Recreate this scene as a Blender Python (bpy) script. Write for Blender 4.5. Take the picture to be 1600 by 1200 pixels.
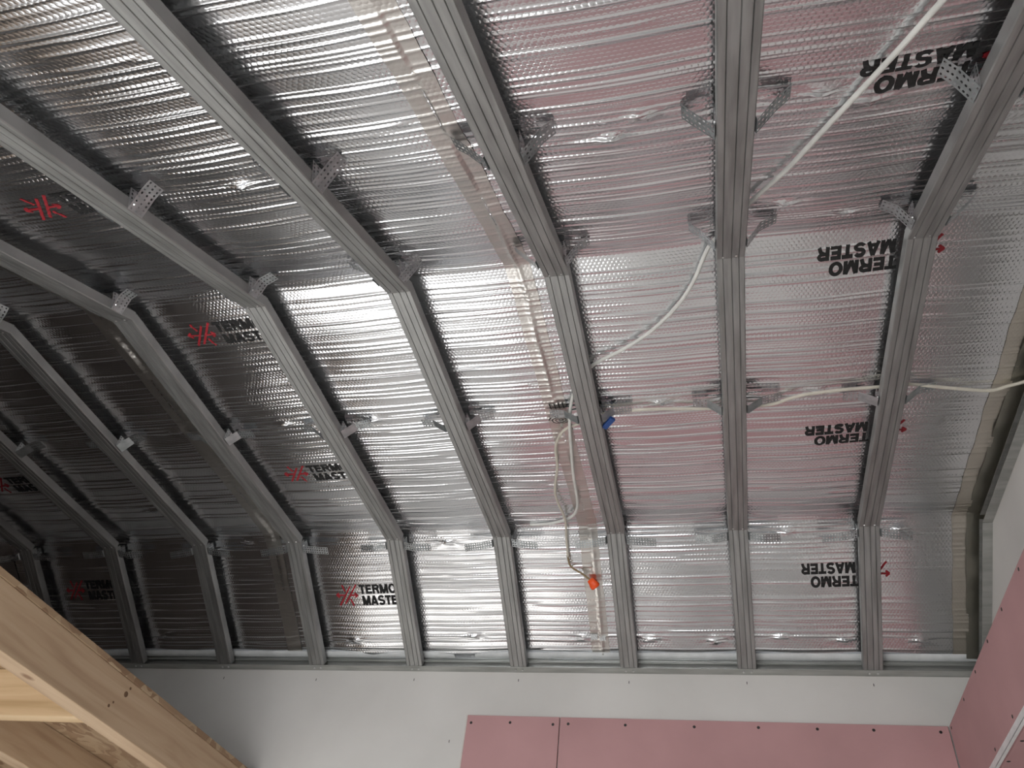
import bpy, bmesh, math, random
import numpy as np
from mathutils import Matrix, Vector

for o in list(bpy.data.objects):
    bpy.data.objects.remove(o, do_unlink=True)
scene = bpy.context.scene
COL = scene.collection
OZ = 2.76                       # height of the wall track above the floor

# ------------------------------------------------------------------ camera
cam_d = bpy.data.cameras.new('camera')
cam_d.sensor_fit = 'HORIZONTAL'; cam_d.sensor_width = 36.0
cam_d.lens = 1245.44 / 1600 * 36.0
cam_d.clip_start = 0.02
cam = bpy.data.objects.new('camera', cam_d); COL.objects.link(cam)
_r = Vector((0.97118006, 0.21250516, 0.10793912))
_u = Vector((0.07166667, -0.6922645, 0.71807642))
_f = Vector((-0.22731737, 0.68964586, 0.68754301))
M4 = Matrix.Identity(4)
for i in range(3):
    M4[i][0] = _r[i]; M4[i][1] = _u[i]; M4[i][2] = -_f[i]
M4[0][3], M4[1][3], M4[2][3] = 2.3091, -2.7121, -1.2556 + OZ
cam.matrix_world = M4
scene.camera = cam

# ------------------------------------------------------------------ light
world = bpy.data.worlds.new('sky'); scene.world = world
world.use_nodes = True
bg = world.node_tree.nodes['Background']
bg.inputs['Color'].default_value = (0.99, 0.985, 0.985, 1)
bg.inputs['Strength'].default_value = 7.0
sun_d = bpy.data.lights.new('sun', 'SUN'); sun_d.energy = 10.0; sun_d.angle = 0.02
sun_d.color = (1.0, 0.96, 0.91)
sun = bpy.data.objects.new('sun', sun_d); COL.objects.link(sun)
sun.rotation_euler = (math.radians(-38), 0, math.radians(-8))
# openings of the two windows: (x0, x1, z0, z1), wall plane
WIN_BACK = (-0.5, 1.40, 0.22, 0.99)
WIN_OPP = (-0.2, 2.2, 0.30, 1.80)
Y_OPP = -3.6
def portal(name, x0, x1, z0, z1, y, rx):
    d = bpy.data.lights.new(name, 'AREA'); d.shape = 'RECTANGLE'
    d.size = x1 - x0; d.size_y = z1 - z0; d.cycles.is_portal = True
    o = bpy.data.objects.new(name, d); COL.objects.link(o)
    o.location = ((x0 + x1) / 2, y, (z0 + z1) / 2); o.rotation_euler = (rx, 0, 0)
portal('sky_portal_back', *WIN_BACK, 0.22, math.radians(-90))
portal('sky_portal_opposite', *WIN_OPP, Y_OPP - 0.19, math.radians(90))
scene.view_settings.view_transform = 'Standard'
scene.view_settings.look = 'None'
scene.view_settings.gamma = 1.0
scene.view_settings.use_curve_mapping = False
scene.view_settings.exposure = 0.18
scene.cycles.max_bounces = 6
scene.cycles.diffuse_bounces = 3
scene.cycles.glossy_bounces = 3
scene.cycles.transparent_max_bounces = 8
scene.cycles.sample_clamp_indirect = 40.0
scene.cycles.use_denoising = True
scene.cycles.use_adaptive_sampling = True
scene.cycles.adaptive_threshold = 0.03

# ------------------------------------------------------------------ materials
class NT:
    def __init__(self, name):
        self.m = bpy.data.materials.new(name); self.m.use_nodes = True
        self.t = self.m.node_tree; self.b = self.t.nodes['Principled BSDF']
    def n(self, typ, **kw):
        nd = self.t.nodes.new(typ)
        for k, v in kw.items():
            if k.startswith('i_'):
                key = k[2:]
                key = int(key) if key.isdigit() else key.replace('_', ' ')
                nd.inputs[key].default_value = v
            else:
                setattr(nd, k, v)
        return nd
    def l(self, a, b): self.t.links.new(a, b)
    def ramp(self, fac, stops):
        r = self.n('ShaderNodeValToRGB')
        el = r.color_ramp.elements
        while len(el) < len(stops): el.new(0.5)
        for e, (p, c) in zip(el, stops):
            e.position = p; e.color = (*c, 1) if len(c) == 3 else c
        self.l(fac, r.inputs['Fac']); return r.outputs['Color']
    def set(self, **kw):
        for k, v in kw.items(): self.b.inputs[k.replace('_', ' ')].default_value = v

def noise_mat(name, c1, c2, scale=8, rough=0.7, metallic=0.0, stretch=(1, 1, 1), bump=0.0, detail=6, lo=0.35, hi=0.65, bump_scale=None, rough2=None):
    a = NT(name)
    tc = a.n('ShaderNodeTexCoord'); mp = a.n('ShaderNodeMapping'); mp.inputs['Scale'].default_value = stretch
    a.l(tc.outputs['Object'], mp.inputs['Vector'])
    nz = a.n('ShaderNodeTexNoise', i_Scale=scale, i_Detail=detail)
    a.l(mp.outputs[0], nz.inputs['Vector'])
    a.l(a.ramp(nz.outputs['Fac'], [(lo, c1), (hi, c2)]), a.b.inputs['Base Color'])
    a.set(Roughness=rough, Metallic=metallic)
    if rough2 is not None:
        mr = a.n('ShaderNodeMapRange'); mr.inputs['To Min'].default_value = rough; mr.inputs['To Max'].default_value = rough2
        a.l(nz.outputs['Fac'], mr.inputs['Value']); a.l(mr.outputs[0], a.b.inputs['Roughness'])
    if bump:
        bp = a.n('ShaderNodeBump', i_Strength=bump, i_Distance=0.002)
        n2 = nz
        if bump_scale:
            n2 = a.n('ShaderNodeTexNoise', i_Scale=bump_scale, i_Detail=4); a.l(mp.outputs[0], n2.inputs['Vector'])
        a.l(n2.outputs['Fac'], bp.inputs['Height']); a.l(bp.outputs[0], a.b.inputs['Normal'])
    return a.m

def foil_mat(name, tint, rough, bubble, blotch=0.06):
    a = NT(name)
    uv = a.n('ShaderNodeUVMap'); pitch = 0.0105
    def lattice(off):
        m = a.n('ShaderNodeVectorMath', operation='MULTIPLY_ADD')
        m.inputs[1].default_value = (1 / pitch, 1 / (pitch * 1.732), 0); m.inputs[2].default_value = (off, off, 0)
        a.l(uv.outputs[0], m.inputs[0])
        f = a.n('ShaderNodeVectorMath', operation='FRACTION'); a.l(m.outputs[0], f.inputs[0])
        s = a.n('ShaderNodeVectorMath', operation='SUBTRACT'); s.inputs[1].default_value = (.5, .5, 0); a.l(f.outputs[0], s.inputs[0])
        k = a.n('ShaderNodeVectorMath', operation='MULTIPLY'); k.inputs[1].default_value = (1, 1.732, 0); a.l(s.outputs[0], k.inputs[0])
        ln = a.n('ShaderNodeVectorMath', operation='LENGTH'); a.l(k.outputs[0], ln.inputs[0])
        return ln.outputs['Value']
    mn = a.n('ShaderNodeMath', operation='MINIMUM'); a.l(lattice(0.0), mn.inputs[0]); a.l(lattice(0.5), mn.inputs[1])
    mr = a.n('ShaderNodeMapRange', interpolation_type='SMOOTHSTEP')
    mr.inputs['From Min'].default_value = 0.2; mr.inputs['From Max'].default_value = 0.5
    mr.inputs['To Min'].default_value = 1; mr.inputs['To Max'].default_value = 0
    a.l(mn.outputs[0], mr.inputs['Value'])
    # the bubbles lie flatter in some places
    nz = a.n('ShaderNodeTexNoise', i_Scale=9.0, i_Detail=3); a.l(uv.outputs[0], nz.inputs['Vector'])
    flat = a.n('ShaderNodeMapRange'); flat.inputs['From Min'].default_value = .35; flat.inputs['From Max'].default_value = .65
    flat.inputs['To Min'].default_value = .35; flat.inputs['To Max'].default_value = 1.0
    a.l(nz.outputs['Fac'], flat.inputs['Value'])
    mu = a.n('ShaderNodeMath', operation='MULTIPLY'); a.l(mr.outputs[0], mu.inputs[0]); a.l(flat.outputs[0], mu.inputs[1])
    b1 = a.n('ShaderNodeBump', i_Strength=1.0, i_Distance=0.00055 * bubble); a.l(mu.outputs[0], b1.inputs['Height'])
    a.l(b1.outputs[0], a.b.inputs['Normal'])
    n3 = a.n('ShaderNodeTexNoise', i_Scale=5.0, i_Detail=4); a.l(uv.outputs[0], n3.inputs['Vector'])
    d = tuple(max(0, c - blotch) for c in tint)
    a.l(a.ramp(n3.outputs['Fac'], [(.35, d), (.65, tint)]), a.b.inputs['Base Color'])
    a.set(Metallic=1.0, Roughness=rough)
    return a.m

def wood_mat(name, c1, c2, c3, axis, scale=1.0, knots=True):
    a = NT(name)
    tc = a.n('ShaderNodeTexCoord'); mp = a.n('ShaderNodeMapping')
    s = [22 * scale] * 3; s[axis] = 1.3 * scale
    mp.inputs['Scale'].default_value = s
    a.l(tc.outputs['Object'], mp.inputs['Vector'])
    nz = a.n('ShaderNodeTexNoise', i_Scale=1.4, i_Detail=7, i_Distortion=0.7); a.l(mp.outputs[0], nz.inputs['Vector'])
    col = a.ramp(nz.outputs['Fac'], [(.3, c1), (.52, c2), (.72, c3)])
    if knots:
        m2 = a.n('ShaderNodeMapping'); s2 = [9.0] * 3; s2[axis] = 5.0; m2.inputs['Scale'].default_value = s2
        a.l(tc.outputs['Object'], m2.inputs['Vector'])
        vo = a.n('ShaderNodeTexVoronoi', i_Scale=0.9); a.l(m2.outputs[0], vo.inputs['Vector'])
        k = a.ramp(vo.outputs['Distance'], [(.05, (.30, .17, .09)), (.12, (1, 1, 1))])
        mx = a.n('ShaderNodeMix', data_type='RGBA', blend_type='MULTIPLY'); mx.inputs['Factor'].default_value = 0.75
        a.l(col, mx.inputs['A']); a.l(k, mx.inputs['B']); col = mx.outputs['Result']
    a.l(col, a.b.inputs['Base Color']); a.set(Roughness=0.75)
    bp = a.n('ShaderNodeBump', i_Strength=.35, i_Distance=.001); a.l(nz.outputs['Fac'], bp.inputs['Height']); a.l(bp.outputs[0], a.b.inputs['Normal'])
    return a.m

def osb_mat(name):
    a = NT(name)
    tc = a.n('ShaderNodeTexCoord'); nz = a.n('ShaderNodeTexNoise', i_Scale=6.0, i_Detail=2)
    a.l(tc.outputs['Object'], nz.inputs['Vector'])
    ad = a.n('ShaderNodeVectorMath', operation='MULTIPLY_ADD'); ad.inputs[1].default_value = (.25, .25, .25)
    a.l(nz.outputs['Color'], ad.inputs[0]); a.l(tc.outputs['Object'], ad.inputs[2])
    mp = a.n('ShaderNodeMapping'); mp.inputs['Scale'].default_value = (38, 11, 30); mp.inputs['Rotation'].default_value = (0, 0, .5)
    a.l(ad.outputs[0], mp.inputs['Vector'])
    vo = a.n('ShaderNodeTexVoronoi', i_Scale=1.0); a.l(mp.outputs[0], vo.inputs['Vector'])
    sp = a.n('ShaderNodeSeparateColor'); a.l(vo.outputs['Color'], sp.inputs[0])
    col = (a.ramp(sp.outputs[0], [(.0, (.24, .145, .08)), (.35, (.32, .205, .12)), (.7, (.40, .28, .17)), (1, (.47, .35, .225))]))
    # upward face painted greyer to dull its warm reflection in the foil
    sx = a.n('ShaderNodeSeparateXYZ'); a.l(tc.outputs['Normal'], sx.inputs[0])
    up = a.n('ShaderNodeMapRange'); up.inputs['From Min'].default_value = .4; up.inputs['From Max'].default_value = .8
    a.l(sx.outputs['Z'], up.inputs['Value'])
    mx = a.n('ShaderNodeMix', data_type='RGBA'); a.l(up.outputs[0], mx.inputs['Factor']); a.l(col, mx.inputs['A'])
    mx.inputs['B'].default_value = (.21, .172, .148, 1)
    a.l(mx.outputs['Result'], a.b.inputs['Base Color'])
    a.set(Roughness=.7)
    bp = a.n('ShaderNodeBump', i_Strength=.5, i_Distance=.0015); a.l(vo.outputs['Distance'], bp.inputs['Height']); a.l(bp.outputs[0], a.b.inputs['Normal'])
    return a.m

def flat_mat(name, c, rough=.6, metallic=0.0):
    return noise_mat(name, tuple(x * .88 for x in c), c, scale=30, rough=rough, metallic=metallic)

MAT = {
 'white_wall': noise_mat('white_plasterboard', (.60, .585, .56), (.68, .665, .64), scale=2.2, rough=.85, bump=.15, bump_scale=60),
 'pink': noise_mat('pink_plasterboard', (.455, .262, .265), (.52, .302, .305), scale=3.5, rough=.9, bump=.12, bump_scale=90),
 'screw': flat_mat('black_screw', (.018, .014, .014), .5),
 'paper_edge': flat_mat('board_edge_paper', (.66, .60, .56), .9),
 'foil': foil_mat('bubble_foil', (.87, .885, .91), .2, .55),
 'tape': foil_mat('foil_tape', (.74, .72, .69), .3, .3),
 'pale_tape': foil_mat('pale_tape', (.74, .70, .63), .4, .4),
 'edge_tape': foil_mat('edge_tape', (.42, .41, .36), .38, .25),
 'zinc': noise_mat('galvanised_profile', (.31, .313, .305), (.43, .433, .425), scale=5, rough=.46, rough2=.6, metallic=.85, stretch=(14, 1.2, 1.2), bump=.1),
 'zinc_dark': noise_mat('galvanised_track', (.40, .41, .39), (.53, .54, .52), scale=6, rough=.45, metallic=.8, stretch=(1.2, 9, 9)),
 'hanger': noise_mat('hanger_steel', (.36, .39, .40), (.52, .55, .56), scale=40, rough=.36, metallic=.85),
 'bolt': noise_mat('bright_screw', (.6, .6, .6), (.8, .8, .8), scale=60, rough=.3, metallic=1.0),
 'hem': noise_mat('white_foam_hem', (.62, .64, .64), (.74, .76, .76), scale=18, rough=.6, bump=.4),
 'cable': flat_mat('white_cable', (.74, .74, .70), .45),
 'cable_cream': flat_mat('cream_cable', (.66, .62, .53), .5),
 'cable_brown': flat_mat('brown_sheath', (.30, .22, .12), .6),
 'orange': flat_mat('orange_plastic', (.95, .10, .01), .45),
 'blue': flat_mat('blue_plastic', (.02, .07, .25), .4),
 'ink': flat_mat('black_print', (.012, .012, .012), .7),
 'red': flat_mat('red_print', (.36, .015, .025), .6),
 'wood': wood_mat('pine_along_y', (.41, .28, .175), (.51, .365, .235), (.57, .425, .285), 1),
 'wood_x': wood_mat('pine_along_x', (.50, .34, .18), (.64, .46, .27), (.70, .53, .33), 0),
 'wood_z': wood_mat('pine_along_z', (.42, .27, .16), (.55, .38, .23), (.62, .45, .29), 2),
 'knot': flat_mat('knot_wood', (.17, .095, .05), .8),
 'osb': osb_mat('osb_board'),
 'roof': noise_mat('dark_underlay', (.05, .045, .04), (.09, .08, .07), scale=6, rough=.9),
 'floor': noise_mat('screed_floor', (.50, .495, .485), (.60, .595, .585), scale=3, rough=.85, bump=.2, bump_scale=40),
 'brown_wall': noise_mat('dark_brown_wall', (.17, .145, .13), (.23, .20, .18), scale=3, rough=.9),
 'window_white': flat_mat('white_window_frame', (.75, .75, .75), .4),
}
def glass_mat():
    a = NT('window_glass'); t = a.t
    tr = a.n('ShaderNodeBsdfTransparent'); gl = a.n('ShaderNodeBsdfGlossy'); gl.inputs['Roughness'].default_value = .02
    mx = a.n('ShaderNodeMixShader'); mx.inputs[0].default_value = .05
    a.l(tr.outputs[0], mx.inputs[1]); a.l(gl.outputs[0], mx.inputs[2])
    a.l(mx.outputs[0], t.nodes['Material Output'].inputs['Surface'])
    return a.m
MAT['glass'] = glass_mat()

# ------------------------------------------------------------------ object helpers
def link(name, me, mat, parent=None, smooth=False):
    o = bpy.data.objects.new(name, me); COL.objects.link(o)
    if mat is not None and not me.materials: me.materials.append(MAT[mat])
    if smooth:
        me.polygons.foreach_set('use_smooth', [True] * len(me.polygons))
    if parent is not None: o.parent = parent
    return o
def obj(name, verts, faces, mat, parent=None, smooth=False):
    me = bpy.data.meshes.new(name); me.from_pydata([tuple(v) for v in verts], [], faces); me.update()
    return link(name, me, mat, parent, smooth)
def tag(o, label, cat, group=None):
    o['label'] = label; o['category'] = cat
    if group: o['group'] = group
    return o
def struct(o):
    o['kind'] = 'structure'; return o
def empty(name, loc=(0, 0, 0)):
    o = bpy.data.objects.new(name, None); COL.objects.link(o); o.location = loc; o.empty_display_size = .05
    return o
class MB:
    def __init__(self): self.v = []; self.f = []
    def add(self, vs, fs):
        k = len(self.v); self.v += [tuple(p) for p in vs]; self.f += [tuple(i + k for i in f) for f in fs]
    def box(self, x0, x1, y0, y1, z0, z1):
        self.add([(x0,y0,z0),(x1,y0,z0),(x1,y1,z0),(x0,y1,z0),(x0,y0,z1),(x1,y0,z1),(x1,y1,z1),(x0,y1,z1)],
                 [(0,3,2,1),(4,5,6,7),(0,1,5,4),(1,2,6,5),(2,3,7,6),(3,0,4,7)])
        return self
    def obj(self, name, mat, parent=None, smooth=False): return obj(name, self.v, self.f, mat, parent, smooth)
def box(name, x0, x1, y0, y1, z0, z1, mat, parent=None, bevel=0.0):
    o = MB().box(x0, x1, y0, y1, z0, z1).obj(name, mat, parent)
    if bevel:
        bm = bmesh.new(); bm.from_mesh(o.data)
        bmesh.ops.bevel(bm, geom=bm.edges[:], offset=bevel, segments=2, affect='EDGES', profile=.5)
        bm.to_mesh(o.data); bm.free()
    return o
def tube(name, pts, r, mat, parent=None, seg=10, sub=6):
    P = [Vector(p) for p in pts]
    Q = []
    for i in range(len(P) - 1):           # Catmull-Rom
        p0 = P[max(i - 1, 0)]; p1 = P[i]; p2 = P[i + 1]; p3 = P[min(i + 2, len(P) - 1)]
        for k in range(sub):
            t = k / sub
            Q.append(.5 * ((2 * p1) + (p2 - p0) * t + (2 * p0 - 5 * p1 + 4 * p2 - p3) * t * t + (3 * p1 - p0 - 3 * p2 + p3) * t ** 3))
    Q.append(P[-1])
    vs, fs = [], []
    up = Vector((.3, .2, 1)).normalized()
    for i, q in enumerate(Q):
        d = (Q[min(i + 1, len(Q) - 1)] - Q[max(i - 1, 0)]).normalized()
        a = d.cross(up); a = a.normalized() if a.length > 1e-4 else Vector((1, 0, 0)); up = a.cross(d).normalized()
        for k in range(seg):
            t = 2 * math.pi * k / seg; vs.append(q + (a * math.cos(t) + up * math.sin(t)) * r)
    for i in range(len(Q) - 1):
        for k in range(seg):
            fs.append((i * seg + k, i * seg + (k + 1) % seg, (i + 1) * seg + (k + 1) % seg, (i + 1) * seg + k))
    fs.append(tuple(range(seg))[::-1]); fs.append(tuple((len(Q) - 1) * seg + k for k in range(seg)))
    return obj(name, vs, fs, mat, parent, True)

# ------------------------------------------------------------------ the vault: three facets in the Y-Z plane
A = {1: np.array((0., 0.)), 2: np.array((-.4287, .2734)), 3: np.array((-1.5626, .2451))}
T = {}
T[1] = (A[2] - A[1]) / np.linalg.norm(A[2] - A[1])
T[2] = (A[3] - A[2]) / np.linalg.norm(A[3] - A[2])
T[3] = np.array((-math.cos(.482), -math.sin(.482)))
LEN = {1: np.linalg.norm(A[2] - A[1]), 2: np.linalg.norm(A[3] - A[2]), 3: 2.28}
NRM = {k: np.array((t[1], -t[0])) for k, t in T.items()}          # outward, away from the room
def P(k, x, par, n=0.0):
    q = A[k] + T[k] * par + NRM[k] * n
    return Vector((x, q[0], q[1] + OZ))
FOIL_N = .05
def corner_ext(k, n): # extra length of an offset facet at the bend k|k+1
    c = float(T[k] @ T[k + 1]); th = math.acos(max(-1, min(1, c)))
    return n * math.tan(th / 2)
E1, E2 = corner_ext(1, FOIL_N), corner_ext(2, FOIL_N)
S_OF = {1: 0.0, 2: LEN[1] + 2 * E1, 3: LEN[1] + 2 * E1 + LEN[2] + 2 * E2}
def s_of(k, par): return par if k == 1 else (S_OF[2] + par if k == 2 else S_OF[3] + par)
X_LEFT, X_GABLE = -2.2, 3.152

# ------------------------------------------------------------------ room shell
def wall_with_hole(name, hx0, hx1, hz0, hz1, x0, x1, z0, z1, y0, y1, mat):
    mb = MB()
    mb.box(x0, hx0, y0, y1, z0, z1); mb.box(hx1, x1, y0, y1, z0, z1)
    mb.box(hx0, hx1, y0, y1, z0, hz0); mb.box(hx0, hx1, y0, y1, hz1, z1)
    return struct(mb.obj(name, mat))
Y_BACK = .03
struct(box('floor', X_LEFT - .2, X_GABLE + .2, Y_OPP - .2, Y_BACK + .2, -.12, 0, 'floor'))
wall_back = wall_with_hole('wall_back', *WIN_BACK, X_LEFT - .2, X_GABLE + .2, 0, OZ + .16, Y_BACK, Y_BACK + .2, 'white_wall')
wall_opposite = wall_with_hole('wall_opposite', *WIN_OPP, X_LEFT - .2, X_GABLE + .2, 0, OZ - .68, Y_OPP - .2, Y_OPP, 'white_wall')
wall_left = struct(box('wall_left', X_LEFT - .2, X_LEFT, Y_OPP, Y_BACK, 0, OZ + .36, 'brown_wall'))
wall_right = struct(box('wall_right', X_GABLE, X_GABLE + .2, Y_OPP, Y_BACK, 0, OZ + .36, 'white_wall'))
# roof build-up behind the foil
def sweep_yz(name, prof, x0, x1, mat):
    n = len(prof); vs = [(x0, p[0], p[1]) for p in prof] + [(x1, p[0], p[1]) for p in prof]
    fs = [tuple(range(n))[::-1], tuple(range(n, 2 * n))] + [(i, (i + 1) % n, n + (i + 1) % n, n + i) for i in range(n)]
    return obj(name, vs, fs, mat)
def offs_poly(n, start=-.03, end=2.3):
    e1, e2 = corner_ext(1, n), corner_ext(2, n)
    return [P(1, 0, start, n), P(1, 0, LEN[1] + e1, n), P(2, 0, LEN[2] + e2, n), P(3, 0, end, n)]
inner = [(v.y, v.z) for v in offs_poly(.066)]; outer = [(v.y, v.z) for v in offs_poly(.20, -.25, 2.5)]
ceiling = struct(sweep_yz('ceiling', inner + outer[::-1], X_LEFT - .2, X_GABLE + .2, 'roof'))

def window(name, x0, x1, z0, z1, y, parts=3):
    w = struct(empty(name, ((x0 + x1) / 2, y, z0)))
    f = .06; oy = w.location
    mb = MB()
    def bx(a, b, c, d): mb.box(a - oy.x, b - oy.x, -.035, .035, c - oy.z, d - oy.z)
    bx(x0, x1, z0, z0 + f); bx(x0, x1, z1 - f, z1); bx(x0, x0 + f, z0 + f, z1 - f); bx(x1 - f, x1, z0 + f, z1 - f)
    mb.obj('window_frame', 'window_white', w)
    step = (x1 - x0 - 2 * f) / parts
    for k in range(1, parts):
        xm = x0 + f + k * step; m2 = MB(); m2.box(xm - .03 - oy.x, xm + .03 - oy.x, -.03, .03, z0 + f - oy.z, z1 - f - oy.z)
        m2.obj('mullion', 'window_white', w)
    for k in range(parts):
        xa = x0 + f + k * step; MB().box(xa + .03 * (k > 0) - oy.x, xa + step - .03 * (k < parts - 1) - oy.x, -.004, .004, z0 + f - oy.z, z1 - f - oy.z).obj('pane', 'glass', w)
    return w
window('window_1', *WIN_BACK, Y_BACK + .12, 2)
window('window_2', *WIN_OPP, Y_OPP - .12, 3)

# ------------------------------------------------------------------ bubble foil sheets
PUCKERS = [(1,2.519,.091),(1,2.724,.084),(1,2.96,.08),(1,2.077,.083),(1,2.307,.079),(3,1.445,.471),(3,2.188,.461),(3,2.25,.513),
           (3,2.543,.502),(3,2.624,.461),(1,.953,.077),(1,1.431,.096),(1,1.849,.091),(3,2.51,.134),(3,2.639,.066),(2,.29,.182),
           (2,1.033,.618),(2,1.322,.606),(1,2.558,.476),(1,1.386,.476),(2,.64,.616),(1,.588,.499),(1,.1,.1),(1,2.9,.47),(2,2.62,.60),(2,2.2,.595)]
# polyline of the foil, rounded at the bends
_poly = [np.array((v.y, v.z - OZ)) for v in offs_poly(FOIL_N, 0.0, 2.27)]
def _sample(poly, ds):
    out = []
    for a, b in zip(poly[:-1], poly[1:]):
        n = int(round(np.linalg.norm(b - a) / ds)); out += [a + (b - a) * i / n for i in range(n)]
    out.append(poly[-1]); return np.array(out)
_fine = _sample(_poly, .001)
_k = 17; _pad = np.vstack([np.repeat(_fine[:1], _k, 0), _fine, np.repeat(_fine[-1:], _k, 0)])
_sm = np.stack([np.convolve(_pad[:, i], np.ones(2 * _k + 1) / (2 * _k + 1), 'valid') for i in (0, 1)], 1)
_sm[:_k] = _fine[:_k]; _sm[-_k:] = _fine[-_k:]
S_TOT = .001 * (len(_fine) - 1)
def foil_disp(x, s, seed):
    """height of the wrinkles toward the room on the grid x (cols) by s (rows)"""
    rng = np.random.default_rng(seed)
    D = np.zeros((len(s), len(x)))
    X = x[None, :]
    pos = 0.0
    while pos < s[-1]:
        pos += rng.uniform(.008, .026)
        n = rng.integers(1, 4)
        cuts = np.sort(rng.uniform(x[0], x[-1], n - 1)); ed = np.concatenate([[x[0] - .1], cuts, [x[-1] + .1]])
        for a, b in zip(ed[:-1], ed[1:]):
            if rng.random() < .16: continue
            amp = rng.uniform(.0009, .0025); sg = rng.uniform(.0016, .0028); sl = rng.normal(0, .004); s0 = pos + rng.normal(0, .003)
            ph, fr = rng.uniform(0, 6.28), rng.uniform(3, 9)
            i0 = np.searchsorted(s, s0 - .022); i1 = np.searchsorted(s, s0 + .022)
            if i1 <= i0: continue
            c = s0 + sl * (X - (a + b) / 2) + .0012 * np.sin(fr * X + ph)
            env = 1 / (1 + np.exp(-(X - a) / .012)) * 1 / (1 + np.exp((X - b) / .012))
            env = env * (.75 + .25 * np.sin(fr * 2.3 * X + 2 * ph))
            D[i0:i1] += amp * env * np.exp(-.5 * ((s[i0:i1, None] - c) / sg) ** 2)
    # soft sag between the ribs, and larger waves
    D += .0022 * np.cos((X - .2) / .4 * 2 * np.pi) * np.ones_like(D)
    for _ in range(26):
        fx, fs, p1 = rng.uniform(1.5, 6), rng.uniform(4, 22), rng.uniform(0, 6.28)
        D += rng.uniform(.00015, .0005) * np.sin(fx * X + fs * s[:, None] + p1)
    for k, px, par in PUCKERS:
        if not (x[0] < px < x[-1]): continue
        s0 = s_of(k, par); i0 = np.searchsorted(s, s0 - .06); i1 = np.searchsorted(s, s0 + .06)
        rr = np.hypot((X - px) / 1.5, s[i0:i1, None] - s0); an = np.arctan2(s[i0:i1, None] - s0, X - px)
        ph = rng.uniform(0, 6.28)
        D[i0:i1] += np.exp(-(rr / .011) ** 2) * (.006 + .0035 * np.cos(5 * an + ph)) + .0016 * np.exp(-(rr / .03) ** 2) * np.cos(9 * an + ph)
    # radial creases where the hangers pinch the foil
    for i in range(-1, 8):
        for k, par in ((2, .0), (2, .6), (3, .07), (3, .5)):
            px = i * .4
            if not (x[0] - .1 < px < x[-1] + .1): continue
            s0 = s_of(k, par); i0 = np.searchsorted(s, s0 - .12); i1 = np.searchsorted(s, s0 + .12)
            rr = np.hypot(X - px, s[i0:i1, None] - s0); an = np.arctan2(s[i0:i1, None] - s0, np.abs(X - px))
            D[i0:i1] -= .004 * np.exp(-(rr / .05) ** 2)
            D[i0:i1] += .0014 * np.exp(-(rr / .065) ** 2) * np.cos(15 * an + i)
    return D
def foil_sheet(x0, x1, seed, fine=True):
    ds = .0018 if fine else .008
    s_hi = 2.72
    s = np.concatenate([np.arange(0, s_hi, ds), np.arange(s_hi, S_TOT, .02)])
    x = np.linspace(x0, x1, 84 if fine else 40)
    D = foil_disp(x, s, seed)
    idx = np.clip((s / .001).astype(int), 0, len(_sm) - 1)
    p = _sm[idx]; t = np.gradient(_sm, axis=0)[idx]; t /= np.linalg.norm(t, axis=1)[:, None]
    nr = np.stack([t[:, 1], -t[:, 0]], 1)
    Yv = p[:, 0:1] - nr[:, 0:1] * D; Zv = p[:, 1:2] - nr[:, 1:2] * D + OZ
    V = np.stack([np.broadcast_to(x[None, :], D.shape), Yv, Zv], -1).reshape(-1, 3)
    R, Cn = D.shape
    g = np.arange(R * Cn).reshape(R, Cn)
    F = np.stack([g[:-1, :-1], g[:-1, 1:], g[1:, 1:], g[1:, :-1]], -1).reshape(-1, 4)
    me = bpy.data.meshes.new('bubble_foil_sheet')
    me.vertices.add(len(V)); me.vertices.foreach_set('co', V.ravel())
    me.loops.add(F.size); me.loops.foreach_set('vertex_index', F.ravel())
    me.polygons.add(len(F)); me.polygons.foreach_set('loop_start', np.arange(0, F.size, 4))
    me.polygons.foreach_set('use_smooth', np.ones(len(F), bool))
    me.update(calc_edges=True)
    UV = np.stack([np.broadcast_to(x[None, :], D.shape), np.broadcast_to(s[:, None], D.shape)], -1).reshape(-1, 2)
    uvl = me.uv_layers.new(name='UVMap'); uvl.data.foreach_set('uv', UV[F.ravel()].ravel())
    me.validate()
    FOIL_GRID.append((x, s, D))
    return link('bubble_foil_sheet', me, 'foil')
FOIL_GRID = []
SEAMS = [-1.73, -.52, .69, 1.90, 3.10]
sheets = []
for i, lab in enumerate(['dim silver bubble foil sheet at the far left end of the vault',
                         'dark silver bubble foil sheet above the timber loft with upright printed logos',
                         'bright silver bubble foil sheet left of the central taped seam with upright logos',
                         'silver bubble foil sheet right of the central taped seam with upside-down logos']):
    sh = foil_sheet(SEAMS[i] - .0, SEAMS[i + 1], 11 + i, fine=i > 0)
    sheets.append(tag(sh, lab, 'foil insulation', 'bubble foil sheets lining the vault'))

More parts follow.
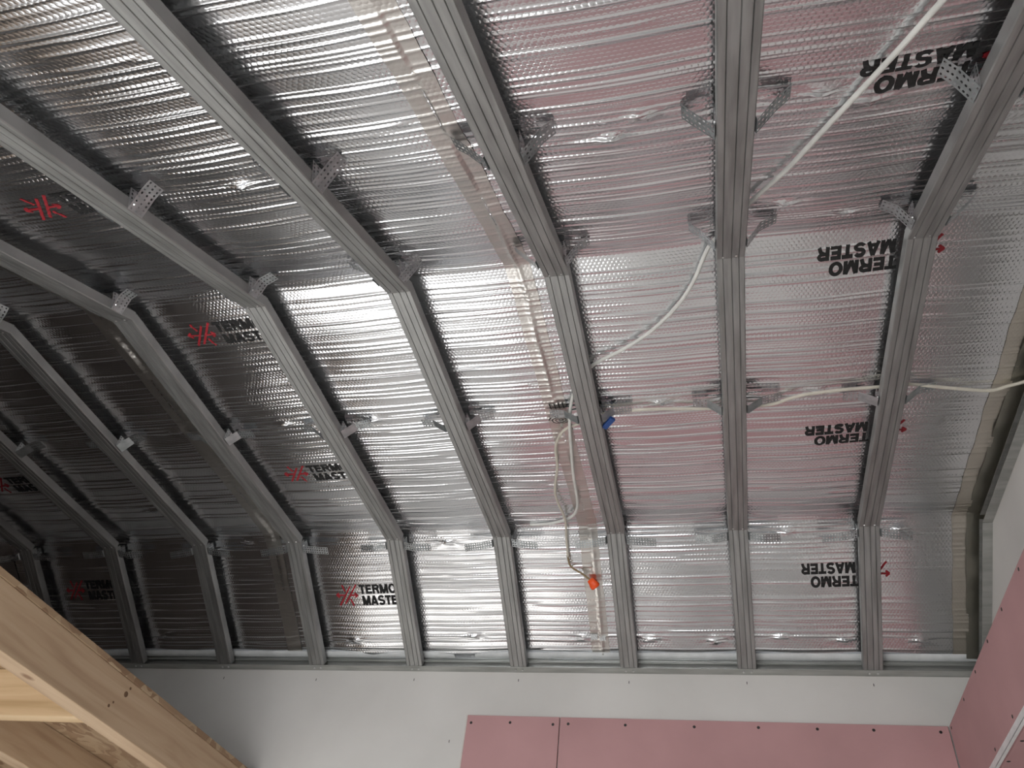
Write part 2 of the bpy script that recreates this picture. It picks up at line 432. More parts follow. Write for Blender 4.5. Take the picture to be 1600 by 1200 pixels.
# printed logo: letters are strokes of constant width in a unit-high box
def arc(cx, cy, rx, ry, a0, a1, n=10):
    return [(cx + rx * math.cos(math.radians(a0 + (a1 - a0) * i / n)), cy + ry * math.sin(math.radians(a0 + (a1 - a0) * i / n))) for i in range(n + 1)]
SW = .245; h = SW / 2
GLYPH = {   # advance width, strokes
 'T': (.74, [[(0, 1 - h), (.70, 1 - h)], [(.35, 1), (.35, 0)]]),
 'E': (.74, [[(h, 0), (h, 1)], [(0, 1 - h), (.66, 1 - h)], [(0, .51), (.61, .51)], [(0, h), (.68, h)]]),
 'R': (.82, [[(h, 0), (h, 1)], [(0, 1 - h), (.42, 1 - h)] + arc(.42, .715, .235, .19, 90, -90) + [(0, .525)], [(.38, .5), (.56, .36), (.66, 0)]]),
 'M': (.98, [[(h, 0), (h, 1)], [(.80, 0), (.80, 1)], [(h + .03, 1), (.45, 0)], [(.80 - .03, 1), (.45, 0)]]),
 'O': (.90, [arc(.41, .5, .315, .42, 0, 360, 22)]),
 'A': (.86, [[(.09, 0), (.385, 1)], [(.70, 0), (.405, 1)], [(.2, .27), (.6, .27)]]),
 'S': (.78, [arc(.36, .70, .26, .215, 25, 270, 12) + arc(.36, .285, .275, .20, 90, -155, 12)]),
}
def on_foil(i, k, x, par, lift=.0007):
    gx, gs, D = FOIL_GRID[i]
    s = s_of(k, par)
    a = min(max(int(np.searchsorted(gs, s)) - 1, 0), len(gs) - 2); b = min(max(int(np.searchsorted(gx, x)) - 1, 0), len(gx) - 2)
    fa = min(max((s - gs[a]) / (gs[a + 1] - gs[a]), 0), 1); fb = min(max((x - gx[b]) / (gx[b + 1] - gx[b]), 0), 1)
    d = (D[a, b] * (1 - fb) + D[a, b + 1] * fb) * (1 - fa) + (D[a + 1, b] * (1 - fb) + D[a + 1, b + 1] * fb) * fa
    return P(k, x, par, FOIL_N - d - lift)
def fine_stroke(mb, pts, w, f, step, across=4):
    q = []
    for a, b in zip(pts[:-1], pts[1:]):
        n = max(1, int(math.ceil(math.hypot(b[0] - a[0], b[1] - a[1]) / step)))
        q += [(a[0] + (b[0] - a[0]) * i / n, a[1] + (b[1] - a[1]) * i / n) for i in range(n)]
    q.append(pts[-1]); n = len(q); vs = []
    for i, p in enumerate(q):
        a = q[max(i - 1, 0)]; b = q[min(i + 1, n - 1)]
        d = (b[0] - a[0], b[1] - a[1]); l = math.hypot(*d) or 1
        for j in range(across + 1):
            t = (j / across - .5) * w
            vs.append(f(p[0] - d[1] / l * t, p[1] + d[0] / l * t))
    m = across + 1
    mb.add(vs, [(i * m + j, (i + 1) * m + j, (i + 1) * m + j + 1, i * m + j + 1) for i in range(n - 1) for j in range(across)])
def stroke(mb, pts, w, f):
    n = len(pts); L, R = [], []
    for i, p in enumerate(pts):
        a = pts[max(i - 1, 0)]; b = pts[min(i + 1, n - 1)]
        d = (b[0] - a[0], b[1] - a[1]); q = math.hypot(*d) or 1
        nx, ny = -d[1] / q * w / 2, d[0] / q * w / 2
        L.append((p[0] + nx, p[1] + ny)); R.append((p[0] - nx, p[1] - ny))
    vs = [f(*p) for p in L] + [f(*p) for p in R]
    mb.add(vs, [(i, i + 1, n + i + 1, n + i) for i in range(n - 1)])
def logo(si, k, x0, par, flip=False):
    """x0: left edge of the star (right edge when printed upside down); par: centre of the logo along the facet"""
    sg = -1 if flip else 1; sheet = sheets[si]
    def place(u, v): return on_foil(si, k, x0 + sg * u, par + sg * v)
    mb = MB()
    for word, yb, xs, adv in (('TERMO', .0045, .1, .150), ('MASTER', -.0425, .107, .170)):
        tot = sum(GLYPH[c][0] for c in word); sc = adv / tot; x = xs
        H = .038
        for c in word:
            w, st = GLYPH[c]
            for s in st: fine_stroke(mb, s, SW, lambda u, v, x=x: place(x + u * sc, yb + v * H), .06)
            x += w * sc
    mb.obj('logo_lettering', 'ink', sheet)['label'] = 'black printed lettering TERMO MASTER'
    mb = MB(); R = .044
    for pts in ([(-.78, -.95), (.42, .82)], [(-.28, -.82), (1.0, 1.0)], [(-.32, .98), (-.12, .35)], [(.28, -.35), (.5, -1.0)],
                [(-.95, 0), (-.2, 0)], [(.25, 0), (.98, 0)], [(-.98, 0), (-.72, .22)], [(-.98, 0), (-.72, -.22)], [(1.0, 0), (.74, .22)], [(1.0, 0), (.74, -.22)]):
        fine_stroke(mb, pts, .15, lambda u, v: place(.047 + u * R, v * R - .001), .05)
    mb.obj('logo_star', 'red', sheet)['label'] = 'red printed star of crossed strokes and arrows'
for k, par, x0 in ((1, .268, .907), (2, .352, .907), (2, 1.015, .912), (3, .49, .942)):
    logo(2, k, x0, par)
for k, par in ((1, .318), (2, .41), (2, 1.05), (3, .52)):
    logo(3, k, 2.871, par, True)
for k, par in ((1, .305), (2, .375), (2, 1.02)):
    logo(1, k, -.303, par)
# marker scribble near the seam: a spiral and a few ticks
mb = MB()
def mk(u, v): return on_foil(3, 2, 1.905 + u, .565 + v, .005)
stroke(mb, [(-.034 * (1 - i / 44) * math.cos(i * .48) , .020 * (1 - i / 44) * math.sin(i * .48) - .008) for i in range(40)], .003, mk)
stroke(mb, [(-.032, .046), (.04, .044)], .003, mk)
for q in (-.018, -.004, .008, .02): stroke(mb, [(q, .04), (q - .003, .064)], .003, mk)
mb.obj('marker_scribble', 'ink', sheets[3])['label'] = 'black marker spiral and tick marks'

# ------------------------------------------------------------------ tape over the seams
def grid_disp(x, s):
    for gx, gs, D in FOIL_GRID:
        if gx[0] <= x <= gx[-1] + 1e-6:
            b = min(max(int(np.searchsorted(gx, x)) - 1, 0), len(gx) - 2); fb = (x - gx[b]) / (gx[b + 1] - gx[b])
            return np.interp(s, gs, D[:, b] * (1 - fb) + D[:, b + 1] * fb)
    return np.zeros_like(s)
def foil_strip(name, x0, x1, mat, lift=.0013, s0=.015, s1=2.7, seed=0, amp=.0004, wob=.0008, crease=None, nx=9, follow=1.0):
    rng = np.random.default_rng(seed)
    s = np.arange(s0, s1, .003); x = np.linspace(x0, x1, nx)
    idx = np.clip((s / .001).astype(int), 0, len(_sm) - 1); p = _sm[idx]
    t = np.gradient(_sm, axis=0)[idx]; t /= np.linalg.norm(t, axis=1)[:, None]; nr = np.stack([t[:, 1], -t[:, 0]], 1)
    w = np.zeros((len(s), nx))
    for _ in range(10):
        w += amp / 3 * np.sin(rng.uniform(-60, 60) * (x[None, :] - x0) + rng.uniform(5, 60) * s[:, None] + rng.uniform(0, 6.28))
    if crease is not None:
        cx = crease + .006 * np.sin(3.1 * s)[:, None]
        w += .0028 * np.exp(-((x[None, :] - cx) / .005) ** 2) * (.5 + .5 * np.tanh(6 * np.sin(4.4 * s + 1)[:, None]))
    w += follow * np.stack([grid_disp(q, s) for q in x], 1)
    off = lift + w
    edge = wob * (np.sin(23 * s + seed) + .6 * np.sin(61 * s + 2 * seed))[:, None]
    Xg = np.broadcast_to(x[None, :], w.shape) + edge
    V = np.stack([Xg, p[:, :1] - nr[:, :1] * off, p[:, 1:] - nr[:, 1:] * off + OZ], -1).reshape(-1, 3)
    g = np.arange(w.size).reshape(w.shape)
    F = np.stack([g[:-1, :-1], g[:-1, 1:], g[1:, 1:], g[1:, :-1]], -1).reshape(-1, 4)
    o = obj(name, V.tolist(), F.tolist(), mat, None, True)
    uvl = o.data.uv_layers.new(name='UVMap')
    UV = np.stack([Xg, np.broadcast_to(s[:, None], w.shape)], -1).reshape(-1, 2)
    uvl.data.foreach_set('uv', UV[F.ravel()].ravel())
    return o
centre_tape = tag(foil_strip('foil_tape_strip', 1.868, 1.932, 'tape', seed=3, crease=1.905, nx=17), 'smooth creased foil tape over the central seam left of the looping cable', 'tape', 'tape strips over the foil seams')
tag(foil_strip('foil_tape_strip', .66, .72, 'tape', seed=5, nx=9), 'dim foil tape strip over the seam above the timber loft', 'tape', 'tape strips over the foil seams')
tag(foil_strip('foil_tape_strip', 3.052, 3.098, 'pale_tape', seed=12, wob=.0015, nx=7), 'pale beige tape strip along the right edge of the foil', 'tape', 'tape strips over the foil seams')
tag(foil_strip('edge_tape_strip', 3.092, 3.149, 'edge_tape', lift=.004, seed=8, amp=.0022, wob=.0012, nx=9, follow=0), 'olive grey edge tape sealing the foil to the right gable wall', 'tape')
for xa, xb, pa, pb in ((1.868, 1.893, .082, .104), (1.899, 1.922, .078, .098)):    # silver patches near the lower end of the central tape
    mbp = MB(); n_ = 8
    g_ = [[P(1, xa + (xb - xa) * i_ / n_, pa + (pb - pa) * j_ / n_, FOIL_N - .0045 - .0008 * math.sin(2.2 * i_ + j_)) for i_ in range(n_ + 1)] for j_ in range(n_ + 1)]
    mbp.add([v for r_ in g_ for v in r_], [(j_ * (n_ + 1) + i_, j_ * (n_ + 1) + i_ + 1, (j_ + 1) * (n_ + 1) + i_ + 1, (j_ + 1) * (n_ + 1) + i_) for j_ in range(n_) for i_ in range(n_)])
    mbp.obj('tape_patch', 'hem', centre_tape)
# white foam hem along the bottom edge of the foil
def hem():
    mb = MB(); xs = np.arange(X_LEFT, X_GABLE - .01, .03); rng = random.Random(4)
    prof = [(.03, .0475), (.03, .0465), (.005, .046), (.003, .049), (.005, .053), (.026, .053)]
    n = len(prof)
    for i, x in enumerate(xs):
        j = rng.uniform(-.0025, .0025)
        vs = [P(1, x, a + j * (a < 0), b) for a, b in prof]
        mb.add(vs, [])
        if i: 
            a0, b0 = (i - 1) * n, i * n
            mb.f += [(a0 + k, a0 + (k + 1) % n, b0 + (k + 1) % n, b0 + k) for k in range(n)]
    return mb.obj('foam_hem_strip', 'hem', None, True)
tag(hem(), 'crumpled white foam strip along the lower edge of the foil', 'foam strip')

# ------------------------------------------------------------------ wall tracks
def extrude_x(name, prof, x0, x1, mat, parent=None):
    n = len(prof); vs = [Vector((x0, y, z)) for y, z in prof] + [Vector((x1, y, z)) for y, z in prof]
    fs = [tuple(range(n))[::-1], tuple(range(n, 2 * n))] + [(i, (i + 1) % n, n + (i + 1) % n, n + i) for i in range(n)]
    return obj(name, vs, fs, mat, parent)
track = empty('wall_track', (0, 0, 0))
tag(track, 'long galvanised U track along the top of the white back wall', 'metal track')
zt = OZ
def thick(pl, th):      # polyline to thin closed outline
    out = []
    for i, p in enumerate(pl):
        a = pl[max(i - 1, 0)]; b = pl[min(i + 1, len(pl) - 1)]
        d = (b[0] - a[0], b[1] - a[1]); q = math.hypot(*d); out.append((p[0] - d[1] / q * th, p[1] + d[0] / q * th))
    return list(pl) + out[::-1]
extrude_x('lower_flange', thick([(-.002, zt - .0025), (Y_BACK - .001, zt - .0085)], .0012), X_LEFT, X_GABLE - .002, 'zinc_dark', track)
extrude_x('web', [(Y_BACK - .0012, zt - .008), (Y_BACK - .0001, zt - .008), (Y_BACK - .0001, zt + .055), (Y_BACK - .0012, zt + .055)], X_LEFT, X_GABLE - .002, 'zinc_dark', track)
extrude_x('upper_flange', thick([(.0135, zt + .023), (Y_BACK - .001, zt + .033)], .0012), X_LEFT, X_GABLE - .002, 'zinc_dark', track)
for i in range(-1, 8):
    for dx in (-.012, .014):
        a = Vector((i * .4 + dx, .012, zt - .0062))
        vs = [a + Vector((.0035 * math.cos(t * .785), .0035 * math.sin(t * .785), -.0008 * math.sin(t * .785))) for t in range(8)]
        vs += [v + Vector((0, 0, -.0025)) for v in vs]
        obj('screw', vs, [tuple(range(8, 16))[::-1]] + [(k, (k + 1) % 8, 8 + (k + 1) % 8, 8 + k) for k in range(8)], 'bolt', track)

# gable track: follows the bends along the right wall
gt = empty('gable_track', (0, 0, 0)); tag(gt, 'bent galvanised U track following the vault along the right gable wall', 'metal track')
for k in (1, 2, 3):
    L0, L1 = (0.004 if k == 1 else .001), LEN[k] - .001
    if k == 3: L1 = 1.5
    mb = MB()
    def slab(x0, x1, n0, n1):
        vs = [P(k, x0, L0, n0), P(k, x1, L0, n0), P(k, x1, L0, n1), P(k, x0, L0, n1), P(k, x0, L1, n0), P(k, x1, L1, n0), P(k, x1, L1, n1), P(k, x0, L1, n1)]
        mb.add(vs, [(0,1,2,3),(7,6,5,4),(0,4,5,1),(1,5,6,2),(2,6,7,3),(3,7,4,0)])
    slab(X_GABLE - .0285, X_GABLE - .0005, 0, .0012)
    slab(X_GABLE - .0017, X_GABLE - .0005, .0012, .0275)
    slab(X_GABLE - .0285, X_GABLE - .0005, .0275, .0287)
    mb.obj('track_segment', 'zinc_dark', gt)

# ------------------------------------------------------------------ ceiling ribs
PROF = [(-.023, .0255), (-.0285, .027), (-.030, .0255), (-.030, .0015), (-.0288, 0), (-.0185, 0), (-.0172, .0024), (-.0159, 0), (.0004, 0), (.0018, .0024), (.0032, 0),
        (.0165, 0), (.0178, .0024), (.0191, 0), (.0288, 0), (.030, .0015), (.030, .0255), (.0285, .027), (.023, .0255)]
PROF_OUT = thick(PROF, -.0008)
def rib_mesh(k, p0, p1, lift):
    """profile along facet k between p0 and p1; lift moves the face toward the room"""
    n = len(PROF_OUT); vs = []
    for par in (p0, p1):
        for x, d in PROF_OUT: vs.append(P(k, x * (1 + lift * 8), par, d - lift))
    m = len(PROF)
    fs = [(i, n + i, n + (i + 1) % n, (i + 1) % n) for i in range(n)]
    for base, rev in ((0, False), (n, True)):
        for i in range(m - 1):
            q = (base + i, base + i + 1, base + n - 2 - i, base + n - 1 - i); fs.append(q[::-1] if rev else q)
    me = bpy.data.meshes.new('rib_segment'); me.from_pydata([tuple(v) for v in vs], [], fs); me.update()
    me.materials.append(MAT['zinc'])
    return me
M_LOW = rib_mesh(1, .0, LEN[1] - .001, 0)
M_MID = rib_mesh(2, -.004, LEN[2] - .002, .0010)
M_UP = rib_mesh(3, -.010, 1.62, .0022)
def screw_mesh(k, par, n, x, r=.0035):
    vs = [P(k, x + r * math.cos(t * .785), par + r * math.sin(t * .785), n) for t in range(8)]
    vs += [P(k, x + .6 * r * math.cos(t * .785), par + .6 * r * math.sin(t * .785), n - .002) for t in range(8)]
    me = bpy.data.meshes.new('screw'); me.from_pydata([tuple(v) for v in vs], [], [tuple(range(8, 16))[::-1]] + [(i, (i + 1) % 8, 8 + (i + 1) % 8, 8 + i) for i in range(8)]); me.update()
    me.materials.append(MAT['bolt']); return me
M_SC = [screw_mesh(3, .004, -.0023, -.017), screw_mesh(3, .006, -.0023, .012), screw_mesh(2, .006, -.0011, -.015), screw_mesh(2, .006, -.0011, .015)]
ORD = ['first', 'second', 'third', 'fourth', 'fifth', 'sixth', 'seventh', 'eighth', 'ninth', 'tenth', 'eleventh']
ribs = {}
for i in range(7, -4, -1):
    r = empty('ceiling_rib', (i * .4, 0, 0))
    o_ = ORD[7 - i]
    extra = {7: ' beside the upside-down logos', 6: ' crossed by the white cable', 5: ' beside the looping cable', 4: ' left of the taped seam', 3: ' covering the upright logos'}.get(i, ', in the dim left part')
    tag(r, f'grey galvanised kinked ceiling rib, {o_} from the right gable wall{extra}', 'ceiling rib', 'galvanised ribs of the vault')
    for nm, me in (('lower_segment', M_LOW), ('middle_segment', M_MID), ('upper_segment', M_UP)): link(nm, me, None, r)
    for me in M_SC: link('screw', me, None, r)
    ribs[i] = r

# ------------------------------------------------------------------ hanger brackets
def hole_strip(mb, path, width, k, par0, shear=0.0, holes_from=0, mirror=1):
    """strip along path [(x, n)...] across the rib, perforated with round holes from segment holes_from on"""
    pts = [np.array(p, float) for p in path]
    acc = 0
    tot = sum(np.linalg.norm(b - a) for a, b in zip(pts[:-1], pts[1:]))
    def at(q, w, dist):
        return P(k, mirror * q[0], par0 + w + shear * dist, q[1])
    for j, (a, b) in enumerate(zip(pts[:-1], pts[1:])):
        L = np.linalg.norm(b - a)
        if j < holes_from:
            c = [at(a, -width / 2, acc), at(b, -width / 2, acc + L), at(b, width / 2, acc + L), at(a, width / 2, acc)]
            mb.add(c, [(0, 1, 2, 3)])
        else:
            rows = max(1, int(round(L / .0088))); cols = 3; cw = width / cols; cl = L / rows
            for rI in range(rows):
                for cI in range(cols):
                    l0, w0 = rI * cl, -width / 2 + cI * cw
                    cx, cy = l0 + cl / 2, w0 + cw / 2
                    rad = .0026
                    ring = []
                    sq = [(l0 + cl, cy), (l0 + cl, w0 + cw), (cx, w0 + cw), (l0, w0 + cw), (l0, cy), (l0, w0), (cx, w0), (l0 + cl, w0)]
                    for t in range(8): ring.append((cx + rad * math.cos(t * .785398), cy + rad * math.sin(t * .785398)))
                    vs = [at(a + (b - a) * (l / L), w, acc + l) for l, w in sq + ring]
                    mb.add(vs, [(t, (t + 1) % 8, 8 + (t + 1) % 8, 8 + t) for t in range(8)])
        acc += L
def hanger_meshes(kind, seed):
    rng = random.Random(seed)
    j = lambda a=.003: rng.uniform(-a, a)
    k, par = {'low': (1, .484), 'mid': (2, .595), 'bend': (3, .062), 'top': (3, .50)}[kind]
    out = []
    mb = MB(); hole_strip(mb, [(-.0318, .0462), (.0318, .0462)], .03, k, par)
    out.append(('base_plate', mb))
    for s in (1, -1):
        mb = MB()
        if kind == 'low':
            path = [(.0318, .0462), (.0318, .006), (.036, -.001 + j()), (.083 + j(.006), -.002 + j(.004)), (.135 + j(.012), .008 + j(.008))]; sh = -.08 + j(.1); hf = 2
        elif kind == 'mid':
            path = [(.0318, .0462), (.0318, .008), (.035, .002), (.070 + j(.006), .030 + j()), (.118 + j(.01), .034 + j(.004))]; sh = j(.12); hf = 3
        else:
            path = [(.0318, .0462), (.0318, .006), (.034, -.003), (.068 + j(.006), .028 + j(.004)), (.092 + j(.008), .042 + j(.003))]; sh = .25 + j(.15); hf = 2
        # start the lean only after the leg
        wd = {'low': .028, 'mid': .034}.get(kind, .042)
        hole_strip(mb, path[:2], wd, k, par)
        hole_strip(mb, path[1:], wd, k, par, shear=sh, holes_from=hf - 1 if hf > 1 else 0, mirror=1)
        if s < 0: mb.v = [(-v[0], v[1], v[2]) for v in mb.v]
        out.append(('strap', mb))
    ms = []
    for nm, m in out:
        me = bpy.data.meshes.new(nm); me.from_pydata(m.v, [], m.f); me.update(); me.materials.append(MAT['hanger']); ms.append((nm, me))
    for s in (1, -1):   # screw heads through the legs into the rib sides
        c = P(k, s * .0322, par + .004, .015); vs = []
        for d, r in ((0, .0045), (.0028, .003)):
            for t in range(8):
                q = P(k, s * (.0322 + d), par + .004 + r * math.cos(t * .785), .015 + r * math.sin(t * .785)); vs.append(tuple(q))
        me = bpy.data.meshes.new('screw'); me.from_pydata(vs, [], [tuple(range(8, 16))] + [(i, (i + 1) % 8, 8 + (i + 1) % 8, 8 + i) for i in range(8)]); me.update()
        me.materials.append(MAT['bolt']); ms.append(('screw', me))
    return ms
HM = {kd: [hanger_meshes(kd, 10 * q + ord(kd[0])) for q in range(3)] for kd in ('low', 'mid', 'bend', 'top')}
ROWTXT = {'low': 'flat-eared perforated hanger at the lower bend of the {} rib from the right gable',
          'mid': 'perforated hanger halfway along the middle stretch of the {} rib from the right gable',
          'bend': 'V-eared perforated hanger just above the upper bend of the {} rib from the right gable',
          'top': 'V-eared perforated hanger high on the upper stretch of the {} rib from the right gable'}
for i in range(7, -2, -1):
    for kd in ('low', 'mid', 'bend', 'top'):
        if (i == -1 and kd != 'low') or (i == 0 and kd in ('bend', 'top')) or (i == 1 and kd == 'top'): continue
        hgr = empty('hanger_bracket', (i * .4, 0, 0))
        tag(hgr, ROWTXT[kd].format(ORD[7 - i]), 'hanger bracket', 'perforated hangers holding the ribs')
        for nm, me in HM[kd][(i + 7) % 3]: link(nm, me, None, hgr)

# ------------------------------------------------------------------ cables
def path(pts): return [P(k, x, p, n) for k, x, p, n in pts]
ca = empty('white_cable', (0, 0, 0)); tag(ca, 'thick white cable drooping behind the second and third ribs from the right gable', 'cable')
tube('cable_run', path([(3, 2.75, .86, .03), (3, 2.682, .693, .037), (3, 2.637, .587, .036), (3, 2.565, .426, .036), (3, 2.503, .284, .038), (3, 2.439, .17, .038), (3, 2.40, .08, .0385),
                        (3, 2.355, -.012, .036), (2, 2.317, 1.046, .037), (2, 2.275, .973, .036), (2, 2.205, .894, .036), (2, 2.125, .833, .037), (2, 2.045, .788, .038),
                        (2, 2.0, .74, .0385), (2, 1.957, .654, .036), (2, 1.934, .556, .024), (2, 1.919, .436, .026), (2, 1.904, .306, .028), (2, 1.894, .165, .03), (2, 1.878, .091, .032), (2, 1.844, .046, .035), (2, 1.78, .012, .040), (2, 1.70, .0, .044)]), .005, 'cable', ca)
cb = empty('cream_cable', (0, 0, 0)); tag(cb, 'thin cream cable looping beside the seam and ending in an orange connector', 'cable')
tube('cable_run', path([(2, 1.975, .545, .038), (2, 1.926, .533, .03), (2, 1.895, .5, .03), (2, 1.871, .44, .03), (2, 1.859, .343, .03), (2, 1.83, .224, .03), (2, 1.827, .151, .03), (2, 1.836, .062, .022), (1, 1.825, .485, .028), (1, 1.822, .412, .03)]), .0042, 'cable_cream', cb)
tube('stripped_end', path([(1, 1.822, .414, .03), (1, 1.829, .376, .03), (1, 1.867, .346, .03), (1, 1.899, .318, .028)]), .0034, 'cable_brown', cb)
def connector():
    c = P(1, 1.902, .312, .026); ax = Vector((.55, .55, -.55)).normalized(); up = Vector((0, 0, 1)); a = ax.cross(up).normalized(); b = a.cross(ax)
    vs, fs = [], []
    prof = [(-.018, .006), (-.017, .011), (-.004, .0135), (.004, .0165), (.013, .017), (.017, .014), (.018, .006)]
    for d, r in prof:
        for t in range(14):
            q = 2 * math.pi * t / 14; vs.append(c + ax * d + (a * math.cos(q) + b * math.sin(q)) * r * (1 + .12 * math.cos(3 * q)))
    for i in range(len(prof) - 1):
        for t in range(14): fs.append((i * 14 + t, i * 14 + (t + 1) % 14, (i + 1) * 14 + (t + 1) % 14, (i + 1) * 14 + t))
    fs.append(tuple(range(14))[::-1]); fs.append(tuple((len(prof) - 1) * 14 + t for t in range(14)))
    o = obj('connector', vs, fs, 'orange', cb, True); o['label'] = 'bright orange plastic connector'
connector()
cc = empty('cream_cable', (0, 0, 0)); tag(cc, 'cream cable running level from the third rib across to the right gable wall', 'cable')
tube('cable_run', path([(2, 2.03, .574, .038), (2, 2.059, .579, .038), (2, 2.142, .588, .034), (2, 2.213, .586, .033), (2, 2.301, .572, .038), (2, 2.40, .566, .039), (2, 2.50, .570, .039), (2, 2.549, .596, .034), (2, 2.597, .612, .031), (2, 2.686, .618, .033), (2, 2.769, .614, .038), (2, 2.81, .615, .039), (2, 2.852, .616, .038),
                        (2, 2.938, .599, .033), (2, 3.041, .576, .034), (2, 3.083, .586, .036), (2, 3.115, .600, .034), (2, 3.15, .62, .033)]), .0046, 'cable_cream', cc)
mb = MB()   # blue clip
for d0, d1, w in ((0, .036, .011),):
    base = [P(2, 2.034, .548, .004), P(2, 2.064, .578, .012)]
    dv = (base[1] - base[0]); nv = Vector((0, NRM[2][0], NRM[2][1])); sv = dv.cross(nv).normalized() * .0085
    vs = [base[0] - sv, base[0] + sv, base[1] + sv, base[1] - sv]; vs += [v + nv * .010 for v in vs]
    mb.add(vs, [(0, 1, 2, 3), (7, 6, 5, 4), (0, 4, 5, 1), (1, 5, 6, 2), (2, 6, 7, 3), (3, 7, 4, 0)])
bl = mb.obj('cable_clip', 'blue')
_bm = bmesh.new(); _bm.from_mesh(bl.data); bmesh.ops.bevel(_bm, geom=_bm.edges[:], offset=.0018, segments=2, affect='EDGES', profile=.5); _bm.to_mesh(bl.data); _bm.free()
tag(bl, 'small blue plastic clip beside the third rib from the right gable', 'clip')

# ------------------------------------------------------------------ plasterboard
def screw_head(c, axis, parent, r=.005):
    """countersunk dark screw head, axis = outward normal"""
    ax = Vector(axis); a = ax.orthogonal().normalized(); b = ax.cross(a)
    vs = []
    for d, rr in ((.0002, r), (.0010, r * .75)):
        for t in range(10):
            q = t * .628318; vs.append(Vector(c) + ax * d + (a * math.cos(q) + b * math.sin(q)) * rr)
    obj('screw', vs, [tuple(range(10, 20))] + [(k, (k + 1) % 10, 10 + (k + 1) % 10, 10 + k) for k in range(10)], 'screw', parent)
def board(name, x0, x1, y0, y1, z0, z1, label, mat='pink'):
    e = empty(name, (0, 0, 0)); tag(e, label, 'plasterboard')
    box('panel', x0, x1, y0, y1, z0, z1, mat, e, bevel=.0015)
    return e
YP = .0175
ZP1, ZP0 = OZ - .171, OZ - .78
b1 = board('pink_plasterboard', 1.430, 1.7605, YP, Y_BACK - .0005, ZP0, ZP1, 'narrow pink plasterboard panel at the left end of the back wall row')
b2 = board('pink_plasterboard', 1.7635, 2.985, YP, Y_BACK - .0005, ZP0, ZP1, 'long pink plasterboard panel on the back wall reaching the right corner')
for x, z in ((1.446, -.198), (1.587, -.194), (1.739, -.197)): screw_head((x, YP, OZ + z), (0, -1, 0), b1)
for x, z in ((1.792, -.194), (1.987, -.193), (2.214, -.193), (2.418, -.190), (2.599, -.190), (2.767, -.189), (2.960, -.190)): screw_head((x, YP, OZ + z), (0, -1, 0), b2)
for x in (1.45, 1.6, 1.74): screw_head((x, YP, ZP0 + .025), (0, -1, 0), b1)
for x in (1.8, 2.1, 2.4, 2.7, 2.95): screw_head((x, YP, ZP0 + .025), (0, -1, 0), b2)
# thin paper edge exposed along the left end of the first board
box('board_edge', 1.4265, 1.4302, YP - .0002, Y_BACK - .0008, ZP0, ZP1, 'paper_edge', b1)
XG = 2.988; ZS = OZ - .41
b3 = board('pink_plasterboard', XG, XG + .0125, -2.2, YP - .001, ZS, ZP1, 'pink plasterboard panel on the right wall above the niche, with a slanting row of screws')
for y, z in ((-.736, -.184), (-.566, -.182), (-.394, -.185), (-.216, -.186), (-.006, -.185), (-.571, -.378), (-.365, -.380), (-.92, -.184), (-.79, -.379)): screw_head((XG, y, OZ + z), (-1, 0, 0), b3)
b4 = board('pink_plasterboard', XG + .013, X_GABLE - .001, -2.2, YP - .001, ZS, ZS + .0125, 'dark pink plasterboard soffit under the white corner bead on the right wall')
for x, y in ((3.013, -.505), (3.010, -.368), (3.012, -.65), (3.1, -.45)): screw_head((x, y, ZS), (0, 0, -1), b4)
b5 = board('pink_plasterboard', XG, XG + .0125, -.19, YP - .001, .0, ZS - .0005, 'pink plasterboard strip in the right corner below the niche header')
b6 = board('plasterboard_ledge', XG + .013, X_GABLE - .001, -2.2, YP - .001, ZP1 - .0125, ZP1, 'white plasterboard ledge on top of the right wall lining', 'white_wall')
bead = empty('corner_bead', (0, 0, 0)); tag(bead, 'white angled corner bead along the lower edge of the right wall panel', 'corner bead')
MB().box(XG - .0016, XG - .0002, -2.2, -.0, ZS - .002, ZS + .016).obj('front_leg', 'window_white', bead)
MB().box(XG - .0016, XG + .006, -2.2, -.0, ZS - .0035, ZS - .0005).obj('lower_leg', 'window_white', bead)
# screw marks in the white wall
for n_, (x, z) in enumerate(((.799, -.045), (1.197, -.040), (1.598, -.037), (1.997, -.039), (2.396, -.036), (2.797, -.037), (.399, -.043), (1.372, -.259))):
    o = MB().box(x - .0012, x + .0012, Y_BACK - .0006, Y_BACK + .001, OZ + z - .005, OZ + z + .004).obj('screw_mark', 'screw', wall_back)

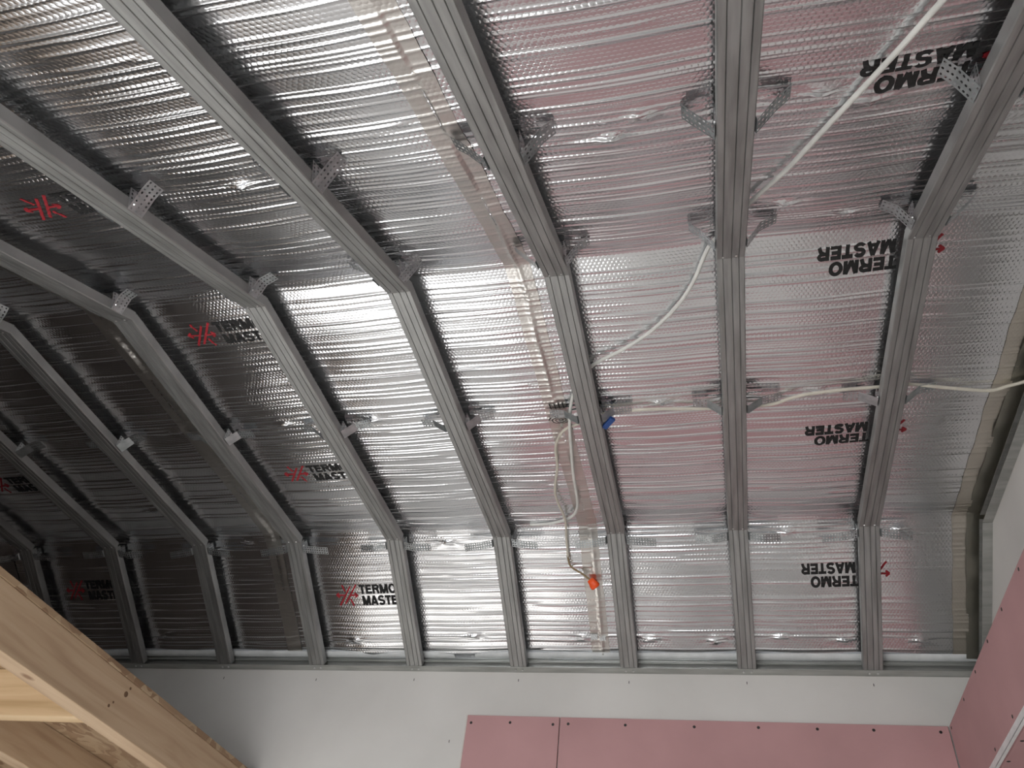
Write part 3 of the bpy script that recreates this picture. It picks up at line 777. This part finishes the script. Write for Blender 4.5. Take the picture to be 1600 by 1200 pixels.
# ------------------------------------------------------------------ timber loft at the left
ZB, ZD, ZT = OZ - 0.5558, OZ - 0.4252, OZ - 0.4077
Yb0, Yb1 = -2.35, Y_BACK - .001
def timber(name, x0, x1, y0, y1, z0, z1, mat, label, cat, group=None):
    return tag(box(name, x0, x1, y0, y1, z0, z1, mat, None, bevel=.002), label, cat, group)
edge = empty('timber_beam', (0, 0, 0)); tag(edge, 'large pine edge beam of the loft with knots, running to the back wall', 'beam', 'loft timbers')
box('beam_body', 0.6263, 0.6907, Yb0, Yb1, ZB, ZD - .0005, 'wood', edge, bevel=.002)
for y, z, r in ((-0.8021, -0.462, 0.008), (-0.8361, -0.4988, 0.0035), (-0.7947, -0.4427, 0.004), (-0.8472, -0.5126, 0.0045)):
    rng = random.Random(int(-y * 1000)); vs = []
    for d, f in ((.0001, 1), (.0008, .6)):
        for t in range(10): vs.append((0.6907 + d, y + r * 1.1 * f * math.cos(t * .628), OZ + z + r * f * math.sin(t * .628)))
    obj('knot', vs, [tuple(range(10, 20))] + [(k, (k + 1) % 10, 10 + (k + 1) % 10, 10 + k) for k in range(10)], 'knot', edge)
timber('timber_beam', 0.0927, 0.1571, Yb0, Yb1, ZB, ZD - .0005, 'wood', 'inner pine joist parallel to the loft edge beam, shaded brown', 'beam', 'loft timbers')
timber('timber_beam', -0.4409, -0.3765, Yb0, Yb1, ZB, ZD - .0005, 'wood', 'third pine joist of the loft, left of the inner joist', 'beam', 'loft timbers')
timber('timber_blocking', 0.1576, 0.6258, -0.8748, -0.8334, ZB, ZD - .0005, 'wood_x', 'short pale pine blocking between the two loft joists', 'blocking', 'loft blocking')
timber('timber_blocking', 0.1576, 0.6258, -1.72, -1.679, ZB, ZD - .0005, 'wood_x', 'short pine blocking between the joists at the front of the loft', 'blocking', 'loft blocking')
timber('timber_beam', -1.18, -1.116, Yb0, Yb1, ZB, ZD - .0005, 'wood', 'unseen outermost pine joist added to the loft near the dark left wall', 'beam', 'loft timbers')  # added out of view under the lengthened deck
timber('deck_board', -1.5, 0.6926, Yb0, Yb1, ZD, ZT, 'osb', 'rough strand board deck lying on the loft beams', 'deck board')  # unseen left part lengthened to darken the foil's reflection and block window light
for x in (0.6585, -0.4087):
    timber('timber_post', x - .035, x + .035, Yb0 + .02, Yb0 + .09, 0, ZB - .0005, 'wood_z', 'pine post carrying the front end of the loft ' + ('edge beam' if x > 0 else 'far joist'), 'post', 'loft posts')
